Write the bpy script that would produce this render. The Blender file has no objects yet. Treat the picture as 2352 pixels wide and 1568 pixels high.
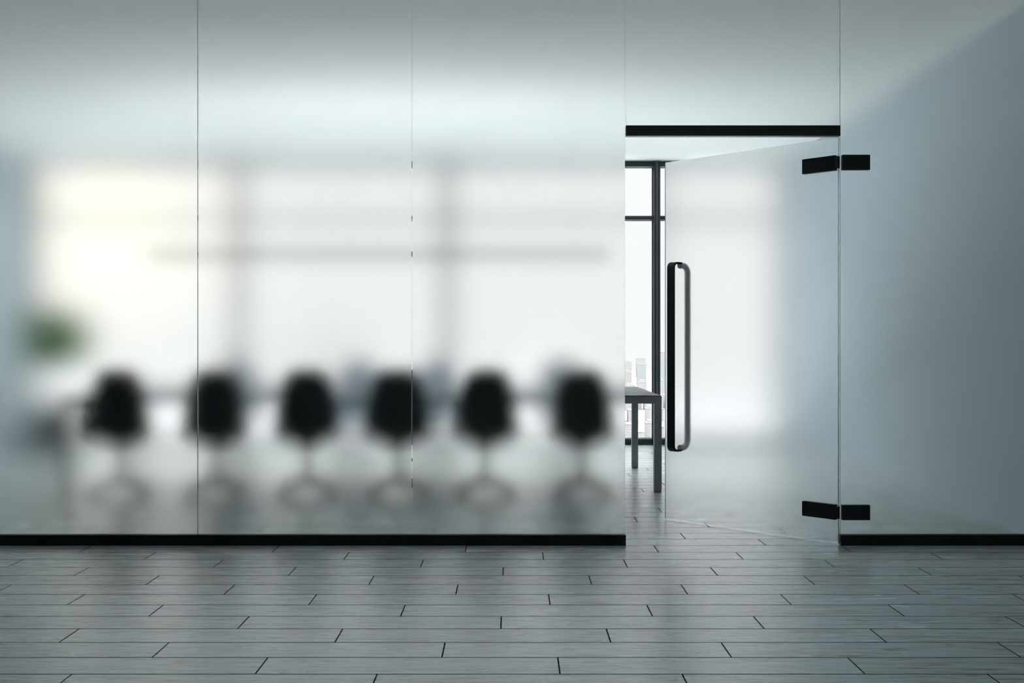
import bpy, bmesh, math, random
from mathutils import Vector, Matrix

random.seed(7)
# ---------------------------------------------------------------- measures
H = 1.15                    # eye height of the camera
F = 2434.0                  # focal length in pixels of the 2352 px wide frame
CX, CY = 1176.0, 784.0
D = H * F / 467.0           # distance to the glass partition (about 6 m)
FAR = H * F / 236.0         # distance to the window wall
CEIL = H * 2.746
XL, XR = -4.70 * H, 2.645 * H
BACK = -3.2

def px(x, v):               # world x of a pixel column at floor row CY+v
    return (x - CX) / v * H
def depth(v):
    return H * F / v

scene = bpy.context.scene
col = scene.collection

# ---------------------------------------------------------------- materials
def new_mat(name):
    m = bpy.data.materials.new(name)
    m.use_nodes = True
    nt = m.node_tree
    nt.nodes.clear()
    out = nt.nodes.new('ShaderNodeOutputMaterial')
    return m, nt, out

def N(nt, t, **kw):
    n = nt.nodes.new(t)
    for k, v in kw.items():
        setattr(n, k, v)
    return n

def math_node(nt, op, a, b=None, c=None):
    n = nt.nodes.new('ShaderNodeMath')
    n.operation = op
    for i, val in enumerate((a, b, c)):
        if val is None:
            continue
        if isinstance(val, (int, float)):
            n.inputs[i].default_value = val
        else:
            nt.links.new(val, n.inputs[i])
    return n.outputs[0]

def principled(name, color, rough=0.5, metal=0.0, spec=0.5, noise=0.0, scale=8.0, bump=0.0):
    m, nt, out = new_mat(name)
    p = N(nt, 'ShaderNodeBsdfPrincipled')
    p.inputs['Roughness'].default_value = rough
    p.inputs['Metallic'].default_value = metal
    p.inputs['Specular IOR Level'].default_value = spec
    nt.links.new(p.outputs[0], out.inputs[0])
    c = (*color, 1)
    if noise > 0:
        tc = N(nt, 'ShaderNodeTexCoord')
        nz = N(nt, 'ShaderNodeTexNoise')
        nz.inputs['Scale'].default_value = scale
        nz.inputs['Detail'].default_value = 2
        nt.links.new(tc.outputs['Object'], nz.inputs['Vector'])
        mx = N(nt, 'ShaderNodeMix', data_type='RGBA')
        mx.inputs[6].default_value = tuple(x * (1 - noise) for x in color) + (1,)
        mx.inputs[7].default_value = tuple(min(1, x * (1 + noise)) for x in color) + (1,)
        nt.links.new(nz.outputs[0], mx.inputs[0])
        nt.links.new(mx.outputs[2], p.inputs['Base Color'])
        if bump > 0:
            b = N(nt, 'ShaderNodeBump')
            b.inputs['Strength'].default_value = bump
            b.inputs['Distance'].default_value = 0.002
            nt.links.new(nz.outputs[0], b.inputs['Height'])
            nt.links.new(b.outputs[0], p.inputs['Normal'])
    else:
        p.inputs['Base Color'].default_value = c
    return m

def frosted(name, rough, tint):
    m, nt, out = new_mat(name)
    g = N(nt, 'ShaderNodeBsdfGlass')
    g.distribution = 'BECKMANN'
    g.inputs['Color'].default_value = (*tint, 1)
    g.inputs['Roughness'].default_value = rough
    g.inputs['IOR'].default_value = 1.45
    nt.links.new(g.outputs[0], out.inputs[0])
    return m

def pane_mat(name):
    m, nt, out = new_mat(name)
    tr = N(nt, 'ShaderNodeBsdfTransparent')
    tr.inputs[0].default_value = (0.985, 0.99, 0.99, 1)
    gl = N(nt, 'ShaderNodeBsdfGlossy')
    gl.inputs['Roughness'].default_value = 0.02
    fr = N(nt, 'ShaderNodeFresnel')
    fr.inputs[0].default_value = 1.3
    mx = N(nt, 'ShaderNodeMixShader')
    nt.links.new(fr.outputs[0], mx.inputs[0])
    nt.links.new(tr.outputs[0], mx.inputs[1])
    nt.links.new(gl.outputs[0], mx.inputs[2])
    nt.links.new(mx.outputs[0], out.inputs[0])
    return m

PLANK_W = H * F * 6.88e-5
PLANK_Y0 = H * F / 763.5
PLANK_L = 1.055

def floor_mat():
    m, nt, out = new_mat('plank_floor')
    L = nt.links
    geo = N(nt, 'ShaderNodeNewGeometry')
    sep = N(nt, 'ShaderNodeSeparateXYZ')
    L.new(geo.outputs['Position'], sep.inputs[0])
    X, Y = sep.outputs[0], sep.outputs[1]
    r = math_node(nt, 'DIVIDE', math_node(nt, 'SUBTRACT', Y, PLANK_Y0), PLANK_W)
    row = math_node(nt, 'FLOOR', r)
    fr = math_node(nt, 'SUBTRACT', r, row)
    u = math_node(nt, 'DIVIDE', math_node(nt, 'ADD', math_node(nt, 'SUBTRACT', X, 0.1664),
                                          math_node(nt, 'MULTIPLY', row, 0.422)), PLANK_L)
    plank = math_node(nt, 'FLOOR', u)
    fu = math_node(nt, 'SUBTRACT', u, plank)
    # distance to the nearest row line / end joint, in metres
    dr = math_node(nt, 'MULTIPLY', math_node(nt, 'MINIMUM', fr, math_node(nt, 'SUBTRACT', 1.0, fr)), PLANK_W)
    du = math_node(nt, 'MULTIPLY', math_node(nt, 'MINIMUM', fu, math_node(nt, 'SUBTRACT', 1.0, fu)), PLANK_L)
    g1 = math_node(nt, 'LESS_THAN', dr, 0.0036)
    g2 = math_node(nt, 'LESS_THAN', du, 0.0030)
    groove = math_node(nt, 'MAXIMUM', g1, g2)
    # plank id hash
    wn = N(nt, 'ShaderNodeTexWhiteNoise', noise_dimensions='2D')
    cmb = N(nt, 'ShaderNodeCombineXYZ')
    L.new(row, cmb.inputs[0]); L.new(plank, cmb.inputs[1])
    L.new(cmb.outputs[0], wn.inputs['Vector'])
    # grain coordinates, shifted per plank
    gc = N(nt, 'ShaderNodeCombineXYZ')
    L.new(X, gc.inputs[0]); L.new(Y, gc.inputs[1])
    L.new(math_node(nt, 'MULTIPLY', wn.outputs['Value'], 37.0), gc.inputs[2])
    def grain(sx, sy, detail, rough=0.6, dist=0.4):
        mp = N(nt, 'ShaderNodeMapping')
        mp.inputs['Scale'].default_value = (sx, sy, 1)
        L.new(gc.outputs[0], mp.inputs['Vector'])
        nz = N(nt, 'ShaderNodeTexNoise')
        nz.inputs['Scale'].default_value = 1.0
        nz.inputs['Detail'].default_value = detail
        nz.inputs['Roughness'].default_value = rough
        nz.inputs['Distortion'].default_value = dist
        L.new(mp.outputs[0], nz.inputs['Vector'])
        return nz.outputs[0]
    fine = grain(4.0, 70.0, 4, 0.65)
    broad = grain(1.6, 15.0, 2)
    stain = grain(3.0, 26.0, 4, 0.72, 0.9)
    dark = grain(4.5, 52.0, 4, 0.72, 0.7)
    base = N(nt, 'ShaderNodeValToRGB')
    e = base.color_ramp.elements
    e[0].position, e[0].color = 0.28, (0.355, 0.405, 0.408, 1)
    e[1].position, e[1].color = 0.72, (0.455, 0.515, 0.52, 1)
    mixf = math_node(nt, 'ADD', math_node(nt, 'MULTIPLY', fine, 0.45), math_node(nt, 'MULTIPLY', broad, 0.55))
    L.new(mixf, base.inputs[0])
    def ramp(src, lo, hi):
        mr = N(nt, 'ShaderNodeMapRange')
        mr.inputs['From Min'].default_value = lo
        mr.inputs['From Max'].default_value = hi
        L.new(src, mr.inputs['Value'])
        return mr.outputs[0]
    def mix(a, b, f, amount):
        mx = N(nt, 'ShaderNodeMix', data_type='RGBA')
        L.new(math_node(nt, 'MULTIPLY', f, amount), mx.inputs[0])
        L.new(a, mx.inputs[6])
        mx.inputs[7].default_value = b
        return mx.outputs[2]
    c = mix(base.outputs[0], (0.23, 0.175, 0.125, 1), ramp(stain, 0.53, 0.63), 0.5)
    c = mix(c, (0.14, 0.155, 0.15, 1), ramp(dark, 0.54, 0.64), 0.55)
    c = mix(c, (0.50, 0.565, 0.575, 1), ramp(fine, 0.52, 0.64), 0.35)
    tone = N(nt, 'ShaderNodeMapRange')
    tone.inputs['To Min'].default_value = 0.92
    tone.inputs['To Max'].default_value = 1.07
    L.new(wn.outputs['Value'], tone.inputs['Value'])
    hs = N(nt, 'ShaderNodeHueSaturation')
    L.new(tone.outputs[0], hs.inputs['Value'])
    L.new(c, hs.inputs['Color'])
    c = mix(hs.outputs[0], (0.02, 0.024, 0.024, 1), groove, 0.95)
    p = N(nt, 'ShaderNodeBsdfPrincipled')
    L.new(c, p.inputs['Base Color'])
    rr = N(nt, 'ShaderNodeMapRange')
    rr.inputs['To Min'].default_value = 0.20
    rr.inputs['To Max'].default_value = 0.32
    L.new(broad, rr.inputs['Value'])
    L.new(math_node(nt, 'ADD', rr.outputs[0], math_node(nt, 'MULTIPLY', groove, 0.6)), p.inputs['Roughness'])
    L.new(math_node(nt, 'MULTIPLY', math_node(nt, 'SUBTRACT', 1.0, groove), 0.60), p.inputs['Specular IOR Level'])
    L.new(p.outputs[0], out.inputs[0])
    return m

def facade_mat(name, wallc, winc, sx, sz):
    """a pale facade with rows of windows"""
    m, nt, out = new_mat(name)
    L = nt.links
    tc = N(nt, 'ShaderNodeTexCoord')
    sep = N(nt, 'ShaderNodeSeparateXYZ')
    L.new(tc.outputs['Object'], sep.inputs[0])
    h = math_node(nt, 'ADD', sep.outputs[0], sep.outputs[1])
    fx = math_node(nt, 'FRACT', math_node(nt, 'DIVIDE', h, sx))
    fz = math_node(nt, 'FRACT', math_node(nt, 'DIVIDE', sep.outputs[2], sz))
    wx = math_node(nt, 'GREATER_THAN', fx, 0.45)
    wz = math_node(nt, 'GREATER_THAN', fz, 0.5)
    f = math_node(nt, 'MULTIPLY', wx, wz)
    mx = N(nt, 'ShaderNodeMix', data_type='RGBA')
    L.new(f, mx.inputs[0])
    mx.inputs[6].default_value = (*wallc, 1)
    mx.inputs[7].default_value = (*winc, 1)
    p = N(nt, 'ShaderNodeBsdfPrincipled')
    p.inputs['Roughness'].default_value = 0.7
    L.new(mx.outputs[2], p.inputs['Base Color'])
    L.new(p.outputs[0], out.inputs[0])
    return m

M = {}
M['floor'] = floor_mat()
M['ceiling'] = principled('ceiling_paint', (0.88, 0.915, 0.915), 0.9, noise=0.01, scale=3)
M['wall'] = principled('blue_grey_wall_paint', (0.485, 0.585, 0.645), 0.75, noise=0.015, scale=4)
M['black'] = principled('satin_black_metal', (0.006, 0.009, 0.008), 0.45, spec=0.35, noise=0.1, scale=20)
M['frame'] = principled('slate_window_frame', (0.030, 0.040, 0.046), 0.45, noise=0.06, scale=12)
M['bead'] = principled('window_bead', (0.16, 0.17, 0.19), 0.4, noise=0.04, scale=12)
M['frost'] = frosted('frosted_glass', 0.235, (0.985, 0.99, 0.985))
M['edge'] = frosted('ground_glass_edge', 0.55, (0.93, 0.99, 0.98))
M['pane'] = pane_mat('window_glass')
M['shell'] = principled('black_chair_shell', (0.010, 0.012, 0.012), 0.5, spec=0.3, noise=0.1, scale=15)
M['pad'] = principled('blue_grey_seat_fabric', (0.36, 0.47, 0.58), 0.9, noise=0.15, scale=60, bump=0.3)
M['chrome'] = principled('dark_chair_metal', (0.10, 0.11, 0.115), 0.35, metal=0.6, noise=0.05, scale=10)
M['table_frame'] = principled('brushed_table_metal', (0.33, 0.345, 0.36), 0.45, metal=0.5, noise=0.06, scale=30)
M['satin'] = principled('satin_grey_metal', (0.86, 0.86, 0.85), 0.6, metal=0.0, noise=0.04, scale=15)
M['pot'] = principled('grey_fibre_pot', (0.05, 0.056, 0.06), 0.75, noise=0.15, scale=14, bump=0.3)
M['soil'] = principled('potting_soil', (0.03, 0.022, 0.016), 0.95, noise=0.4, scale=60, bump=0.8)
M['bark'] = principled('pale_bark', (0.30, 0.26, 0.21), 0.85, noise=0.3, scale=25, bump=0.6)
def leaf_mat():
    m, nt, out = new_mat('boxwood_leaf')
    tc = N(nt, 'ShaderNodeTexCoord')
    nz = N(nt, 'ShaderNodeTexNoise')
    nz.inputs['Scale'].default_value = 7
    cr = N(nt, 'ShaderNodeValToRGB')
    cr.color_ramp.elements[0].position, cr.color_ramp.elements[0].color = 0.35, (0.04, 0.20, 0.003, 1)
    cr.color_ramp.elements[1].position, cr.color_ramp.elements[1].color = 0.65, (0.13, 0.36, 0.010, 1)
    df = N(nt, 'ShaderNodeBsdfDiffuse')
    tl = N(nt, 'ShaderNodeBsdfTranslucent')
    mx = N(nt, 'ShaderNodeMixShader')
    mx.inputs[0].default_value = 0.45
    nt.links.new(tc.outputs['Object'], nz.inputs[0]); nt.links.new(nz.outputs[0], cr.inputs[0])
    nt.links.new(cr.outputs[0], df.inputs[0]); nt.links.new(cr.outputs[0], tl.inputs[0])
    nt.links.new(df.outputs[0], mx.inputs[1]); nt.links.new(tl.outputs[0], mx.inputs[2])
    nt.links.new(mx.outputs[0], out.inputs[0])
    return m
M['leaf'] = leaf_mat()
M['lamp_black'] = principled('pendant_black', (0.03, 0.034, 0.036), 0.5, noise=0.06, scale=10)
M['diffuser'] = principled('opal_diffuser', (0.8, 0.8, 0.78), 0.6, noise=0.02, scale=10)
M['cable'] = principled('steel_cable', (0.35, 0.36, 0.36), 0.4, metal=0.8, noise=0.05, scale=20)
M['ground'] = principled('city_ground', (0.065, 0.067, 0.069), 0.9, noise=0.2, scale=0.02)
M['reflector'] = principled('pale_bounce_ground', (0.50, 0.505, 0.505), 0.9, noise=0.05, scale=0.02)  # pale so that the unseen near ground throws light upward
M['city'] = [facade_mat('pale_facade', (0.12, 0.118, 0.118), (0.098, 0.098, 0.102), 5.0, 4.0),
             facade_mat('white_facade', (0.13, 0.128, 0.128), (0.105, 0.105, 0.108), 7.0, 3.4),
             facade_mat('bluish_facade', (0.112, 0.120, 0.126), (0.102, 0.110, 0.116), 4.0, 3.6)]

def table_glass():
    m, nt, out = new_mat('dark_table_glass')
    p = N(nt, 'ShaderNodeBsdfPrincipled')
    tc = N(nt, 'ShaderNodeTexCoord')
    mp = N(nt, 'ShaderNodeMapping')
    mp.inputs['Scale'].default_value = (2.0, 5.0, 1)
    nz = N(nt, 'ShaderNodeTexNoise')
    nz.inputs['Scale'].default_value = 3.0
    nz.inputs['Detail'].default_value = 6
    nz.inputs['Distortion'].default_value = 0.7
    cr = N(nt, 'ShaderNodeValToRGB')
    cr.color_ramp.elements[0].position = 0.35
    cr.color_ramp.elements[0].color = (0.02, 0.034, 0.045, 1)
    cr.color_ramp.elements[1].position = 0.70
    cr.color_ramp.elements[1].color = (0.16, 0.22, 0.25, 1)  # pale streaks in the colour stand in for reflections on the glass
    nt.links.new(tc.outputs['Object'], mp.inputs[0])
    nt.links.new(mp.outputs[0], nz.inputs['Vector'])
    nt.links.new(nz.outputs[0], cr.inputs[0])
    nt.links.new(cr.outputs[0], p.inputs['Base Color'])
    p.inputs['Roughness'].default_value = 0.5
    p.inputs['Specular IOR Level'].default_value = 0.06
    nt.links.new(p.outputs[0], out.inputs[0])
    return m
M['table_top'] = table_glass()

# ---------------------------------------------------------------- helpers
def tag(o, label=None, cat=None, group=None, kind=None):
    if label: o['label'] = label
    if cat: o['category'] = cat
    if group: o['group'] = group
    if kind: o['kind'] = kind
    return o

def empty(name, loc=(0, 0, 0), rz=0.0):
    o = bpy.data.objects.new(name, None)
    o.location = loc
    o.rotation_euler = (0, 0, rz)
    o.empty_display_size = 0.2
    col.objects.link(o)
    return o

def link(name, bm, mats, parent=None, smooth=False, angle=40):
    me = bpy.data.meshes.new(name)
    bmesh.ops.recalc_face_normals(bm, faces=bm.faces)
    bm.to_mesh(me)
    bm.free()
    for m in (mats if isinstance(mats, (list, tuple)) else [mats]):
        me.materials.append(m)
    o = bpy.data.objects.new(name, me)
    if parent: o.parent = parent
    col.objects.link(o)
    if smooth:
        me.shade_smooth()
        me.set_sharp_from_angle(angle=math.radians(angle))
    return o

def box(bm, x0, x1, y0, y1, z0, z1, bevel=0.0):
    g = bmesh.ops.create_cube(bm, size=1.0)
    mat = Matrix.Translation(((x0 + x1) / 2, (y0 + y1) / 2, (z0 + z1) / 2)) @ Matrix.Diagonal((x1 - x0, y1 - y0, z1 - z0, 1))
    bmesh.ops.transform(bm, matrix=mat, verts=g['verts'])
    if bevel > 0:
        es = {e for v in g['verts'] for e in v.link_edges}
        bmesh.ops.bevel(bm, geom=list(es), offset=bevel, segments=2, profile=0.5, affect='EDGES')
    return g['verts']

def tube(bm, p0, p1, r0, r1=None, seg=16, cap=True):
    r1 = r0 if r1 is None else r1
    p0, p1 = Vector(p0), Vector(p1)
    d = p1 - p0
    q = d.to_track_quat('Z', 'Y').to_matrix().to_4x4()
    g = bmesh.ops.create_cone(bm, cap_ends=cap, segments=seg, radius1=r0, radius2=r1, depth=d.length)
    bmesh.ops.transform(bm, matrix=Matrix.Translation((p0 + p1) / 2) @ q, verts=g['verts'])
    return g['verts']

def lathe(bm, prof, seg=32):
    rings = []
    for r, z in prof:
        rings.append([bm.verts.new((r * math.cos(2 * math.pi * k / seg), r * math.sin(2 * math.pi * k / seg), z)) for k in range(seg)])
    for a, b in zip(rings, rings[1:]):
        for k in range(seg):
            bm.faces.new((a[k], a[(k + 1) % seg], b[(k + 1) % seg], b[k]))
    bm.faces.new(rings[0][::-1])
    bm.faces.new(rings[-1])

def structure(name, bm, m, label, cat, **kw):
    return tag(link(name, bm, m, **kw), label, cat, kind='structure')

# ---------------------------------------------------------------- room shell
bm = bmesh.new()
box(bm, XL, XR, BACK, FAR + 0.15, -0.2, 0.0)
structure('floor', bm, M['floor'], 'weathered blue-grey plank floor running through both sides of the glass partition', 'floor')
bm = bmesh.new()
box(bm, XL, XR, BACK, FAR + 0.15, CEIL, CEIL + 0.2)
structure('ceiling', bm, M['ceiling'], 'plain white ceiling over the meeting room', 'ceiling')
bm = bmesh.new()
box(bm, XL - 0.2, XL, BACK, FAR + 0.15, -0.2, CEIL + 0.2)
structure('wall_left', bm, M['wall'], 'blue-grey side wall beside the potted plant, at the far left', 'wall')
bm = bmesh.new()
box(bm, XR, XR + 0.2, BACK, FAR + 0.15, -0.2, CEIL + 0.2)
structure('wall_right', bm, M['wall'], 'large blue-grey side wall behind the hinged glass door, on the right', 'wall')

bm = bmesh.new()
box(bm, XL - 0.2, XR + 0.2, BACK - 0.2, BACK, -0.2, CEIL + 0.2)
structure('wall_back', bm, M['wall'], 'blue-grey wall of the foyer behind the viewer, outside the photo', 'wall')

# ---------------------------------------------------------------- window wall
MW = 0.064                      # mullion face width
edges = [XL] + [px(x, 236) for x in (69, 548, 1027, 1507)] + [XR]
edges = [XL, px(548, 236), px(1027, 236), px(1507, 236), XR]
left0 = px(70, 236)
z_tr = H + (784 - 501.5) / 236 * H
names = ['beside the potted plant', 'between the two blurred mullions', 'behind the two chairs nearest the doorway', 'behind the glass door, widest clear view in the door gap']
wl = ['tall dark-framed window bay behind the potted plant, glowing warm at the top',
      'tall dark-framed window bay behind the third and fourth chairs from the left',
      'tall dark-framed window bay behind the fifth and sixth chairs from the left',
      'dark-framed window bay seen through the glass door, ending at the right wall']
for i in range(4):
    x0, x1 = edges[i], edges[i + 1]
    w = tag(empty('window_%d' % (i + 1), ((x0 + x1) / 2, FAR, 0)), wl[i], 'window', kind='structure')
    c = (x0 + x1) / 2
    a, b = x0 - c, x1 - c
    la = a if i else left0 - c          # the first bay starts at its own post by the wall
    t, bo = CEIL - 0.062, 0.066
    def part(nm, x_0, x_1, y0, y1, z0, z1, m, bev=0.003):
        bm = bmesh.new(); box(bm, x_0, x_1, y0, y1, z0, z1, bev)
        return link(nm, bm, m, w)
    fl = la + (MW / 2 if i else 0.04)
    fr_ = b - (MW / 2 if i < 3 else 0.03)
    # post at the left of every bay (the last bay also has one against the wall)
    if i == 0:
        part('jamb_post', a, fl, -0.06, 0.10, 0, CEIL, M['frame'])
    else:
        mu = part('mullion', a - MW / 2, a + MW / 2, -0.075, 0.10, 0.0, CEIL, M['frame'])
        bm = bmesh.new(); box(bm, a - 0.006, a + 0.006, -0.079, -0.0752, 0.0, CEIL)
        link('cover_strip', bm, M['bead'], mu)
    if i == 3:
        part('jamb_post', fr_, b, -0.06, 0.10, 0, CEIL, M['frame'])
    part('top_rail', fl, fr_, -0.05, 0.08, t, CEIL, M['frame'])
    part('bottom_rail', fl, fr_, -0.05, 0.08, 0.0, bo, M['frame'])
    part('transom', fl, fr_, -0.045, 0.07, z_tr - 0.022, z_tr + 0.022, M['frame'])
    for (z0, z1) in ((bo, z_tr - 0.022), (z_tr + 0.022, t)):
        bm = bmesh.new(); box(bm, fl, fr_, 0.02, 0.028, z0, z1)
        pn = link('pane', bm, M['pane'], w)
        bm = bmesh.new()
        bw = 0.016
        box(bm, fl, fl + bw, 0.0, 0.018, z0, z1); box(bm, fr_ - bw, fr_, 0.0, 0.018, z0, z1)
        box(bm, fl, fr_, 0.0, 0.018, z1 - 0.008, z1); box(bm, fl, fr_, 0.0, 0.018, z0, z0 + 0.008)
        link('glazing_bead', bm, M['bead'], pn)

# ---------------------------------------------------------------- glass partition
GT = 0.012
GAP = 0.0045
SW = 24 / 467 * H            # strip height
seams = [XL, -3.6505 * H, px(-40, 467) - 0.0, px(454, 467), px(946, 467), px(1436.5, 467), px(1929, 467), XR]
seams[2] = -2.602 * H
Z_HEAD0 = H + (784 - 313) / 467 * H
Z_HEAD1 = H + (784 - 289) / 467 * H

def glass_sheet(name, x0, x1, y0, y1, z0, z1, parent=None):
    bm = bmesh.new()
    box(bm, x0, x1, y0, y1, z0, z1)
    bm.normal_update()
    for f in bm.faces:
        f.material_index = 0 if abs(f.normal.y) > 0.9 else 1
    return link(name, bm, [M['frost'], M['edge']], parent)

labels = {0: 'frosted glass end panel against the left wall, outside the photo',
          2: 'frosted glass panel at the far left, in front of the potted plant',
          3: 'frosted glass panel between the first and second clear seams from the left',
          4: 'frosted glass panel right before the doorway, ending at its left edge',
          6: 'frosted glass panel right of the door, carrying both black hinges'}
for i in (0, 1, 2, 3, 4, 6):
    x0 = seams[i] + GAP / 2
    x1 = seams[i + 1] - (GAP / 2 if i not in (6,) else 0.002)
    o = glass_sheet('glass_panel', x0, x1, D, D + GT, 0.022, CEIL - 0.002)
    tag(o, labels.get(i, 'frosted glass panel left of the photo edge, next to the end panel'), 'glass panel', 'frosted panels of the partition')
o = glass_sheet('glass_panel', seams[5] + GAP / 2, seams[6] - GAP / 2, D, D + GT, Z_HEAD0 + 0.022, CEIL - 0.002)
tag(o, 'short frosted glass panel above the doorway, standing on the black header bar', 'glass panel', 'frosted panels of the partition')

def channel(name, x0, x1, z0, z1, label, up=True):
    """U profile that holds the foot of the glass"""
    bm = bmesh.new()
    ya, yb = D - 0.016, D + GT + 0.016
    s0, s1 = D - 0.001, D + GT + 0.001
    pr = [(ya, z0), (yb, z0), (yb, z1), (s1, z1), (s1, z0 + 0.02), (s0, z0 + 0.02), (s0, z1), (ya, z1)]
    va = [bm.verts.new((x0, y, z)) for y, z in pr]
    vb = [bm.verts.new((x1, y, z)) for y, z in pr]
    n = len(pr)
    for k in range(n):
        bm.faces.new((va[k], va[(k + 1) % n], vb[(k + 1) % n], vb[k]))
    for vs in (va, vb):
        for q in ((0, 5, 6, 7), (0, 1, 4, 5), (1, 2, 3, 4)):
            bm.faces.new([vs[j] for j in q])
    return tag(link(name, bm, M['black']), label, 'trim', kind='structure')

channel('trim_1', XL, px(1437, 467), 0.0, SW, 'long black floor channel under the frosted panels left of the doorway')
channel('trim_2', px(1929.5, 467), XR, 0.0, SW, 'short black floor channel under the frosted panel right of the door')
channel('trim_3', px(1437.5, 467), px(1928.5, 467), Z_HEAD0, Z_HEAD1, 'black header bar across the top of the doorway')

# ---------------------------------------------------------------- hinged glass door
hx = px(1926.5, 467)
ANG = math.radians(44.7)
door = tag(empty('door_1', (hx, D + GT / 2, 0)), 'frosted glass door standing half open into the meeting room', 'door', kind='structure')
door.rotation_euler = (0, 0, math.pi - ANG)     # local +x runs from the hinge to the free edge
DW = 1.048 * H
# local -y... after the turn the camera side of the leaf is local +y
glass_sheet('door_leaf', 0.0, DW, -GT / 2, GT / 2, 0.008, Z_HEAD0 - 0.006, door)

ux, uy = -math.cos(ANG), math.sin(ANG)
def door_px(t, s):                 # pixel column of a point t along the leaf, s in front of it
    X = hx + ux * t + s * -math.sin(ANG)
    Y = D + uy * t + s * -math.cos(ANG)
    return CX + F * X / Y, Y
S_OFF = 0.085
lo, hi = 0.5, DW
for _ in range(60):
    t = (lo + hi) / 2
    if door_px(t, S_OFF)[0] > 1543: lo = t
    else: hi = t
T_H = t
Y_H = door_px(T_H, S_OFF)[1]
zt = H + (784 - 601) / F * Y_H
zb = H - (1037.5 - 784) / F * Y_H

def bent_handle(name, side, m, wid, label):
    """flat strap bent twice, ends on the glass"""
    bm = bmesh.new()
    th, R = 0.012, 0.034
    g = GT / 2 + 0.0005
    pts = [(g, zt - th / 2)]
    for k in range(9):
        a = math.radians(90 - 90 * k / 8)
        pts.append((g + S_OFF - R + R * math.cos(a), zt - th / 2 - R + R * math.sin(a)))
    for k in range(9):
        a = math.radians(-90 * k / 8)
        pts.append((g + S_OFF - R + R * math.cos(a), zb + th / 2 + R + R * math.sin(a)))
    pts.append((g, zb + th / 2))
    P = [Vector((p[0], p[1])) for p in pts]
    outer, inner = [], []
    for k, p in enumerate(P):
        d = (P[min(k + 1, len(P) - 1)] - P[max(k - 1, 0)]).normalized()
        if k == 0 or k == len(P) - 1: d = Vector((1, 0)) if k == 0 else Vector((-1, 0))
        n = Vector((-d.y, d.x))
        outer.append(p + n * th / 2); inner.append(p - n * th / 2)
    def ring(q, x): return bm.verts.new((x, side * q.x, q.y))
    x0, x1 = T_H - wid / 2, T_H + wid / 2
    rows = [[ring(q, x) for q in L] for L, x in ((outer, x0), (outer, x1), (inner, x1), (inner, x0))]
    for a in range(4):
        A, B = rows[a], rows[(a + 1) % 4]
        for k in range(len(P) - 1):
            bm.faces.new((A[k], A[k + 1], B[k + 1], B[k]))
    for k in (0, len(P) - 1):
        bm.faces.new([rows[a][k] for a in range(4)])
    o = link(name, bm, m, door, smooth=True, angle=35)
    bv = o.modifiers.new('bevel', 'BEVEL'); bv.width = 0.0015; bv.segments = 2; bv.limit_method = 'ANGLE'
    if label: o['label'] = label
    return o
bent_handle('handle', 1, M['black'], 0.054, 'long black flat-bar pull handle on the near face')
def round_handle(name, m, rad, label):
    # round bar bent at both ends, on the far face of the leaf
    path = []
    R, g = 0.05, GT / 2 + 0.0005
    path.append((g, zt - rad))
    for k in range(9):
        a = math.radians(90 - 90 * k / 8)
        path.append((g + S_OFF - R + R * math.cos(a), zt - rad - R + R * math.sin(a)))
    for k in range(9):
        a = math.radians(-90 * k / 8)
        path.append((g + S_OFF - R + R * math.cos(a), zb + rad + R + R * math.sin(a)))
    path.append((g, zb + rad))
    P = [Vector((T_H, -p[0], p[1])) for p in path]
    bm = bmesh.new()
    rings = []
    for k, p in enumerate(P):
        d = (P[min(k + 1, len(P) - 1)] - P[max(k - 1, 0)]).normalized()
        n = Vector((1, 0, 0)); b = d.cross(n)
        rings.append([bm.verts.new(p + rad * (math.cos(q * math.pi / 12) * n + math.sin(q * math.pi / 12) * b)) for q in range(24)])
    for A, B in zip(rings, rings[1:]):
        for q in range(24):
            bm.faces.new((A[q], A[(q + 1) % 24], B[(q + 1) % 24], B[q]))
    bm.faces.new(rings[0]); bm.faces.new(rings[-1])
    o = link(name, bm, m, door, smooth=True)
    o['label'] = label
    return o
round_handle('handle', M['satin'], 0.019, 'blurred pale grey pull handle on the far face')

# two hinges: plate on the leaf, knuckle, plate on the fixed panel
for yc in (373, 1176.5):
    z = H + (784 - yc) / 467 * H
    hh = 17.3 / 467 * H
    hg = empty('hinge', (0, 0, z)); hg.parent = door
    for nm, s in (('door_plate', 1), ('door_plate', -1)):
        bm = bmesh.new(); box(bm, 0.012, 0.012 + 0.208, s * (GT / 2 + 0.0005), s * (GT / 2 + 0.010), -hh, hh, 0.0015)
        link(nm, bm, M['black'], hg)
    R = Matrix.Rotation(-(math.pi - ANG), 4, 'Z')
    xa, xb = px(1933.5, 467) - hx, px(1997.5, 467) - hx
    for s in (-1, 1):
        bm = bmesh.new(); box(bm, xa, xb, s * (GT / 2 + 0.0005), s * (GT / 2 + 0.010), -hh, hh, 0.0015)
        bmesh.ops.transform(bm, matrix=R, verts=bm.verts)
        link('panel_plate', bm, M['black'], hg)
    bm = bmesh.new(); tube(bm, (0.001, 0.0, -hh * 0.8), (0.001, 0.0, hh * 0.8), 0.010, seg=20)
    bmesh.ops.transform(bm, matrix=Matrix.Translation(Vector((math.cos(ANG) * -0.004, 0.012, 0))), verts=bm.verts)
    link('knuckle', bm, M['black'], hg, smooth=True)

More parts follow.
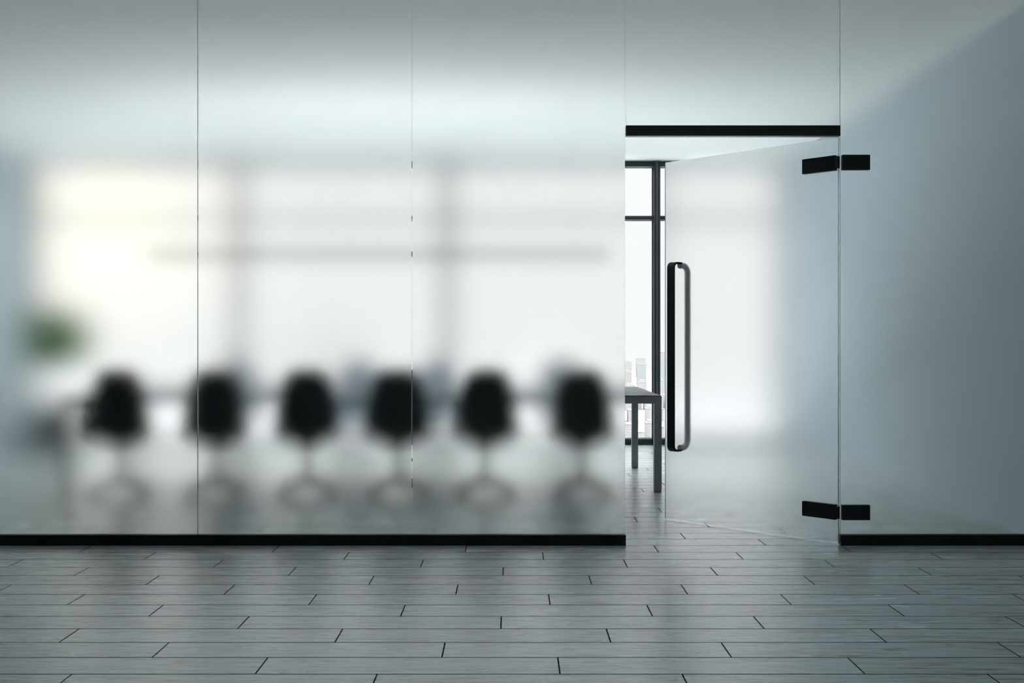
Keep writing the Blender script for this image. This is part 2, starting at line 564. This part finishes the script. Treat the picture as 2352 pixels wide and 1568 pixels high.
# ---------------------------------------------------------------- meeting table
TY0, TY1 = depth(345), depth(289)
TX0, TX1 = -2.985 * H, 0.997 * H
TZ = H - (908 - 784) / 345 * H
table = tag(empty('meeting_table', ((TX0 + TX1) / 2, (TY0 + TY1) / 2, 0)),
            'long meeting table with dark bluish top and square metal legs', 'table')
cx, cy = table.location.x, table.location.y
hw, hd = (TX1 - TX0) / 2, (TY1 - TY0) / 2
LEG = 0.057
bm = bmesh.new(); box(bm, -hw + 0.004, hw - 0.004, -hd + 0.004, hd - 0.004, TZ - 0.006, TZ, 0.001)
link('tabletop', bm, M['table_top'], table)
bm = bmesh.new()
z0, z1 = TZ - 0.006 - 0.056, TZ - 0.0062
box(bm, -hw, hw, -hd, -hd + LEG, z0, z1); box(bm, -hw, hw, hd - LEG, hd, z0, z1)
box(bm, -hw, -hw + LEG, -hd + LEG, hd - LEG, z0, z1); box(bm, hw - LEG, hw, -hd + LEG, hd - LEG, z0, z1)
link('apron', bm, M['table_frame'], table)
for sx in (-1, 1):
    for sy in (-1, 1):
        bm = bmesh.new()
        xa, ya = sx * (hw - LEG / 2), sy * (hd - LEG / 2)
        box(bm, xa - LEG / 2, xa + LEG / 2, ya - LEG / 2, ya + LEG / 2, 0.004, z0 - 0.0005, 0.002)
        lg = link('leg', bm, M['table_frame'], table)
        bm = bmesh.new(); box(bm, xa - 0.024, xa + 0.024, ya - 0.024, ya + 0.024, 0.0, 0.004)
        link('foot_pad', bm, M['black'], lg)

# ---------------------------------------------------------------- chairs
PROF = [(0.225, 0.430, 0.205), (0.200, 0.442, 0.220), (0.120, 0.434, 0.226), (0.020, 0.420, 0.230), (-0.080, 0.410, 0.236),
        (-0.150, 0.420, 0.241), (-0.195, 0.460, 0.245), (-0.217, 0.530, 0.242), (-0.230, 0.620, 0.231), (-0.243, 0.715, 0.214),
        (-0.256, 0.810, 0.196), (-0.266, 0.885, 0.170), (-0.272, 0.935, 0.130), (-0.274, 0.958, 0.075)]
NU = 14

def shell_surface(bm, off, shrink, rng, thick):
    """sheet along the side profile; off lifts it towards the sitter"""
    pr = PROF[rng[0]:rng[1]]
    top, bot = [], []
    for k, (y, z, w) in enumerate(pr):
        a = pr[max(k - 1, 0)]; b = pr[min(k + 1, len(pr) - 1)]
        d = Vector((b[0] - a[0], b[1] - a[1])).normalized()
        n = Vector((d.y, -d.x))                   # towards the sitter
        back = min(1.0, max(0.0, (z - 0.44) / 0.18))
        rt, rb = [], []
        for i in range(NU + 1):
            u = -1 + 2 * i / NU
            curl = 0.052 * u * u * (1 - 0.35 * back) * (0.55 if z > 0.85 else 1)
            bx = u * w * shrink
            sink = -0.030 * (1 - u * u) * (1 - back)
            p = Vector((y, z)) + n * (curl + off + sink)
            q = p - n * thick
            rt.append(bm.verts.new((bx, p.x, p.y)))
            rb.append(bm.verts.new((bx * 1.01, q.x, q.y)))
        top.append(rt); bot.append(rb)
    R, C = len(pr), NU + 1
    for k in range(R - 1):
        for i in range(C - 1):
            bm.faces.new((top[k][i], top[k][i + 1], top[k + 1][i + 1], top[k + 1][i]))
            bm.faces.new((bot[k][i], bot[k + 1][i], bot[k + 1][i + 1], bot[k][i + 1]))
    for k in range(R - 1):
        for i in (0, C - 1):
            bm.faces.new((top[k][i], top[k + 1][i], bot[k + 1][i], bot[k][i]))
    for k in (0, R - 1):
        for i in range(C - 1):
            bm.faces.new((top[k][i], top[k][i + 1], bot[k][i + 1], bot[k][i]))

def make_chair():
    root = empty('shell_chair')
    bm = bmesh.new(); shell_surface(bm, 0.0, 1.0, (0, len(PROF)), 0.014)
    sh = link('shell', bm, M['shell'], root, smooth=True, angle=60)
    ss = sh.modifiers.new('sub', 'SUBSURF'); ss.levels = 1; ss.render_levels = 1
    bm = bmesh.new(); shell_surface(bm, 0.014, 0.90, (1, len(PROF) - 1), 0.013)
    pd = link('seat_pad', bm, M['pad'], root, smooth=True, angle=60)
    ss = pd.modifiers.new('sub', 'SUBSURF'); ss.levels = 1; ss.render_levels = 1
    bm = bmesh.new(); lathe(bm, [(0.10, 0.338), (0.10, 0.350), (0.05, 0.354), (0.05, 0.362)], 24)
    link('seat_plate', bm, M['chrome'], root, smooth=True)
    bm = bmesh.new(); lathe(bm, [(0.034, 0.075), (0.034, 0.13), (0.026, 0.16), (0.024, 0.337)], 24)
    link('column', bm, M['chrome'], root, smooth=True)
    for k in range(4):
        a = math.pi / 4 + k * math.pi / 2
        bm = bmesh.new()
        c, s = math.cos(a), math.sin(a)
        vs = []
        for (r, zc, w, h) in ((0.036, 0.112, 0.020, 0.020), (0.16, 0.076, 0.017, 0.016), (0.285, 0.036, 0.014, 0.010)):
            ring = []
            for (dw, dh) in ((-w, -h), (w, -h), (w, h), (-w, h)):
                ring.append(bm.verts.new((r * c - dw * s, r * s + dw * c, zc + dh)))
            vs.append(ring)
        for A, B in zip(vs, vs[1:]):
            for j in range(4):
                bm.faces.new((A[j], A[(j + 1) % 4], B[(j + 1) % 4], B[j]))
        bm.faces.new(vs[0][::-1]); bm.faces.new(vs[-1])
        lg = link('leg', bm, M['chrome'], root)
        bm = bmesh.new(); tube(bm, (0.270 * c, 0.270 * s, 0.0), (0.270 * c, 0.270 * s, 0.028), 0.016, 0.012, 14)
        link('glide', bm, M['black'], lg, smooth=True)
    return root

def children_of(o):
    return [c for c in col.objects if c.parent == o]

def copy_tree(o, parent=None):
    c = o.copy()
    col.objects.link(c)
    if parent: c.parent = parent
    for ch in children_of(o):
        copy_tree(ch, c)
    return c

proto = make_chair()
first = [True]
def chair(x, y, rz, label, group):
    if first[0]:
        o = proto; first[0] = False
    else:
        o = copy_tree(proto)
    o.location = (x, y, 0)
    o.rotation_euler = (0, 0, rz)
    return tag(o, label, 'chair', group)

CHY = depth(360) + 0.245
near = [(262, 14, 'black shell chair leftmost on the near side of the table, beside the plant'),
        (484, 13, 'black shell chair second from the left on the near side, behind the first seam'),
        (697, 9, 'black shell chair third from the left on the near side of the table'),
        (909, 5, 'black shell chair fourth from the left on the near side, crossed by the second seam'),
        (1113, 6, 'black shell chair fifth from the left on the near side of the table'),
        (1341, -5, 'black shell chair rightmost on the near side, next to the doorway')]
for x, a, l in near:
    chair(px(x, 360) * 1.012, CHY, math.radians(a), l, 'black shell chairs on the near side of the table')
CHF = depth(289) + 0.14
vf = H * F / (CHF + 0.2)
far_ = [(552, 14, 'blue-grey padded chair across the table, showing beside the second near chair'),
        (818, -6, 'blue-grey padded chair across the table, in the gap between the third and fourth near chairs'),
        (990, -12, 'blue-grey padded chair across the table, showing right of the fourth near chair'),
        (1300, 10, 'blue-grey padded chair across the table, showing left of the rightmost near chair')]
for x, a, l in far_:
    chair(px(x, vf), CHF, math.pi + math.radians(a), l, 'padded chairs on the far side of the table')

# ---------------------------------------------------------------- pendant lamp over the table
PY = (TY0 + TY1) / 2
vp = H * F / PY
pzt = H + (784 - 578) / vp * H
pzb = H + (784 - 590) / vp * H
pxa, pxb = px(340, vp), px(1400, vp)
pend = tag(empty('pendant_lamp', ((pxa + pxb) / 2, PY, pzb)), 'long thin dark linear pendant lamp hanging over the meeting table', 'lamp')
hl = (pxb - pxa) / 2
bm = bmesh.new(); box(bm, -hl, hl, -0.03, 0.03, 0.004, pzt - pzb, 0.003)
link('housing', bm, M['lamp_black'], pend)
bm = bmesh.new(); box(bm, -hl + 0.01, hl - 0.01, -0.022, 0.022, 0.0, 0.004)
link('diffuser', bm, M['diffuser'], pend)
for s in (-1, 1):
    bm = bmesh.new(); tube(bm, (s * (hl - 0.3), 0, pzt - pzb), (s * (hl - 0.3), 0, CEIL - pzb - 0.02), 0.0012, seg=8)
    cb = link('cable', bm, M['cable'], pend)
    bm = bmesh.new(); tube(bm, (s * (hl - 0.3), 0, CEIL - pzb - 0.02), (s * (hl - 0.3), 0, CEIL - pzb), 0.03, seg=20)
    link('ceiling_rose', bm, M['diffuser'], cb, smooth=True)

# ---------------------------------------------------------------- potted topiary
PLY = depth(247)
plx = px(134, 247)
plant = tag(empty('potted_tree', (plx, PLY, 0)), 'round green topiary tree in a dark grey pot beside the left wall', 'plant')
bm = bmesh.new(); lathe(bm, [(0.21, 0.0), (0.22, 0.01), (0.265, 0.47), (0.27, 0.49), (0.245, 0.49), (0.24, 0.42)], 36)
pot = link('pot', bm, M['pot'], plant, smooth=True, angle=30)
bm = bmesh.new(); tube(bm, (0, 0, 0.422), (0, 0, 0.435), 0.239, seg=32)
link('soil', bm, M['soil'], pot)
bm = bmesh.new()
tz = 0.435
for k in range(6):
    a = Vector((0.012 * math.sin(k * 1.3), 0.010 * math.cos(k * 1.7), tz + k * 0.09))
    b = Vector((0.012 * math.sin((k + 1) * 1.3), 0.010 * math.cos((k + 1) * 1.7), tz + (k + 1) * 0.09))
    tube(bm, a, b, 0.020 - 0.001 * k, 0.019 - 0.001 * k, 12)
link('trunk', bm, M['bark'], plant, smooth=True)
bm = bmesh.new()
RC, ZC = 0.35, H + (784 - 779) / 247 * H
for k in range(7500):
    v = Vector((random.gauss(0, 1), random.gauss(0, 1), random.gauss(0, 1))).normalized()
    r = RC * (random.random() ** 0.25) * (1 + 0.06 * math.sin(5 * v.x + 3 * v.z))
    c = Vector((v.x * r, v.y * r, ZC + v.z * r * 0.97))
    q = (v + Vector((random.uniform(-.7, .7), random.uniform(-.7, .7), random.uniform(-.4, .9)))).normalized()
    side = q.cross(Vector((random.uniform(-1, 1), random.uniform(-1, 1), random.uniform(-1, 1)))).normalized()
    up = side.cross(q)
    ln, wd = random.uniform(.026, .042), random.uniform(.009, .014)
    pts = [c - up * 0, c + up * ln * .5 + side * wd + q * .004, c + up * ln, c + up * ln * .5 - side * wd + q * .004]
    bm.faces.new([bm.verts.new(p) for p in pts])
me = bpy.data.meshes.new('foliage'); bm.to_mesh(me); bm.free(); me.materials.append(M['leaf'])
fo = bpy.data.objects.new('foliage', me); fo.parent = plant; col.objects.link(fo)

# ---------------------------------------------------------------- the city far below
GZ = -120.0
bm = bmesh.new()
box(bm, -2600, 2600, 461, 4400, GZ - 2, GZ)
structure('ground', bm, M['ground'], 'hazy city ground far below the windows', 'ground')
bm = bmesh.new()
box(bm, -1200, 1200, 13, 460, GZ - 2, GZ)
structure('bounce_ground', bm, M['reflector'], 'pale near-ground plaza at the foot of the tower', 'bounce_ground')  # unseen near ground, made pale to bounce light onto the ceiling
cubes = {}
def building(x, y, w, d, h, mi, name, label, group, cap):
    bm = bmesh.new()
    box(bm, -w / 2, w / 2, -d / 2, d / 2, 0, h)
    # set-back top or plant room
    if cap:
        box(bm, -w * .3, w * .3, -d * .3, d * .3, h, h + min(6, h * .2))
    box(bm, -w / 2 - .3, w / 2 + .3, -d / 2 - .3, d / 2 + .3, h * .999, h * .999 + .8)
    o = link(name, bm, M['city'][mi])
    o.location = (x, y, GZ)
    return tag(o, label, 'building', group)
rc = random.Random(21)
taken = [(0.1431 * 2420, 2420, 15), (-0.172 * 2800, 2800, 110)]
rows_ = [(1320, 14, 5), (1580, 18, 6), (1900, 23, 8), (2300, 30, 10), (2900, 44, 14), (3600, 60, 15)]
spots = [(-0.40 + 0.44 * (k + .5) / 6, 0.44 / 6) for k in range(6)] + [(0.06 + 0.12 * (k + .5) / 13, 0.12 / 13) for k in range(13)] + [(0.19 + 0.09 * (k + .5) / 3, 0.03) for k in range(3)]
for yy, hh_, dv in rows_:
    for sl0, cell in spots:
        sl = sl0 + cell * rc.uniform(-.3, .3)
        y_ = yy * rc.uniform(.98, 1.03)
        w_ = yy * cell * rc.uniform(.6, .95)
        h_ = max(8, hh_ + rc.uniform(-dv, dv))
        if any(abs(sl * y_ - q[0]) < (w_ + q[2]) / 2 + 2 and abs(y_ - q[1]) < 40 for q in taken): continue
        taken.append((sl * y_, y_, w_))
        building(sl * y_, y_, w_, rc.uniform(20, 32), h_, rc.choice((0, 0, 1, 1, 2)), 'office_building' if h_ > 24 else 'low_building',
                 'pale hazy city building standing far off beyond the windows', 'pale hazy city buildings beyond the windows', rc.random() > .4)
building(0.1431 * 2420, 2420, 15, 18, 97, 2, 'tower_block', 'tall pale blue tower block seen in the door gap right of the mullion', None, False)
building(-0.172 * 2800, 2800, 110, 40, 143, 0, 'tower_block', 'broad pale tower block rising highest, behind the third and fourth chairs', None, True)

# ---------------------------------------------------------------- light: overcast sky with a low warm sun glow
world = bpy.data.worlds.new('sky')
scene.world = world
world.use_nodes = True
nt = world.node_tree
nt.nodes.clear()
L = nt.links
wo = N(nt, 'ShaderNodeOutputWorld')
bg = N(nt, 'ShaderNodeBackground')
tc = N(nt, 'ShaderNodeTexCoord')
sun_dir = Vector(((262 - CX) / F, 1.0, (CY - 500) / F)).normalized()
dt = N(nt, 'ShaderNodeVectorMath', operation='DOT_PRODUCT')
L.new(tc.outputs['Generated'], dt.inputs[0])
dt.inputs[1].default_value = sun_dir
g1 = math_node(nt, 'POWER', math_node(nt, 'MAXIMUM', dt.outputs['Value'], 0.0), 260.0)
skyc = N(nt, 'ShaderNodeRGB'); skyc.outputs[0].default_value = (1.0, 1.02, 1.03, 1)
glow = N(nt, 'ShaderNodeRGB'); glow.outputs[0].default_value = (0.42, 0.34, 0.17, 1)
mx = N(nt, 'ShaderNodeMix', data_type='RGBA', blend_type='ADD')
L.new(g1, mx.inputs[0]); L.new(skyc.outputs[0], mx.inputs[6]); L.new(glow.outputs[0], mx.inputs[7])
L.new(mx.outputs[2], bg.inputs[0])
# overcast sky: brighter towards the zenith, boosted out of view to light the room
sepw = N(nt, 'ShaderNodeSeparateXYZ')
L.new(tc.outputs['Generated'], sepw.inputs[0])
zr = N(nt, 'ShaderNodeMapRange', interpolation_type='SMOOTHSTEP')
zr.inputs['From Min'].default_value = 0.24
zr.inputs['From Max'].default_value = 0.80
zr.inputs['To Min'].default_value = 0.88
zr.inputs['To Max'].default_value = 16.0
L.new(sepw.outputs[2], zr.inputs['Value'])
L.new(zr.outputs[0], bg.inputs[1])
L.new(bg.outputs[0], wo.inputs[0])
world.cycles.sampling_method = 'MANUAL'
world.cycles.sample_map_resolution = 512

sun = bpy.data.lights.new('rear_fill_sun', 'SUN')
sun.energy = 7.0
sun.angle = math.radians(12)
sun.color = (1.0, 0.985, 0.96)
so = bpy.data.objects.new('rear_fill_sun', sun)  # added from behind, away from the sky glow, to brighten ground and city
col.objects.link(so)
sd = Vector((-0.35, -math.cos(math.radians(48)), math.sin(math.radians(48)))).normalized()
so.rotation_euler = sd.to_track_quat('Z', 'Y').to_euler()
so.location = (0, -40, 40)

def area_lamp(name, loc, rot, sx, sy, power, color):
    l = bpy.data.lights.new(name, 'AREA')
    l.shape = 'RECTANGLE'; l.size = sx; l.size_y = sy; l.energy = power; l.color = color
    o = bpy.data.objects.new(name, l); o.location = loc; o.rotation_euler = rot
    col.objects.link(o)
# added fill lights: one lifts the ceiling, one brightens the foyer floor
area_lamp('ceiling_fill_light', ((pxa + pxb) / 2, PY, pzt + 0.01), (math.pi, 0, 0), hl * 2 - 0.1, 0.04, 7, (1.0, 0.99, 0.97))
area_lamp('foyer_fill_light', (0.2, 3.2, CEIL - 0.03), (0, 0, 0), 4.0, 1.2, 17, (0.88, 0.97, 1.0))

# ---------------------------------------------------------------- camera
cam = bpy.data.cameras.new('camera')
cam.sensor_width = 36.0
cam.lens = F / 2352 * 36.0
cam.clip_end = 6000
co = bpy.data.objects.new('camera', cam)
co.location = (0, 0, H)
co.rotation_euler = (math.pi / 2, 0, 0)
col.objects.link(co)
scene.camera = co

# ---------------------------------------------------------------- view
vs = scene.view_settings
vs.view_transform = 'Standard'
vs.look = 'None'
vs.gamma = 1.0
vs.use_curve_mapping = False
vs.exposure = 0.18
cy_ = scene.cycles
cy_.use_denoising = True
cy_.use_adaptive_sampling = True
cy_.adaptive_threshold = 0.05
cy_.use_light_tree = False
cy_.max_bounces = 9
cy_.diffuse_bounces = 3
cy_.glossy_bounces = 3
cy_.transmission_bounces = 8
cy_.transparent_max_bounces = 12
cy_.caustics_refractive = True
cy_.caustics_reflective = True
cy_.blur_glossy = 0.5
cy_.sample_clamp_indirect = 6.0
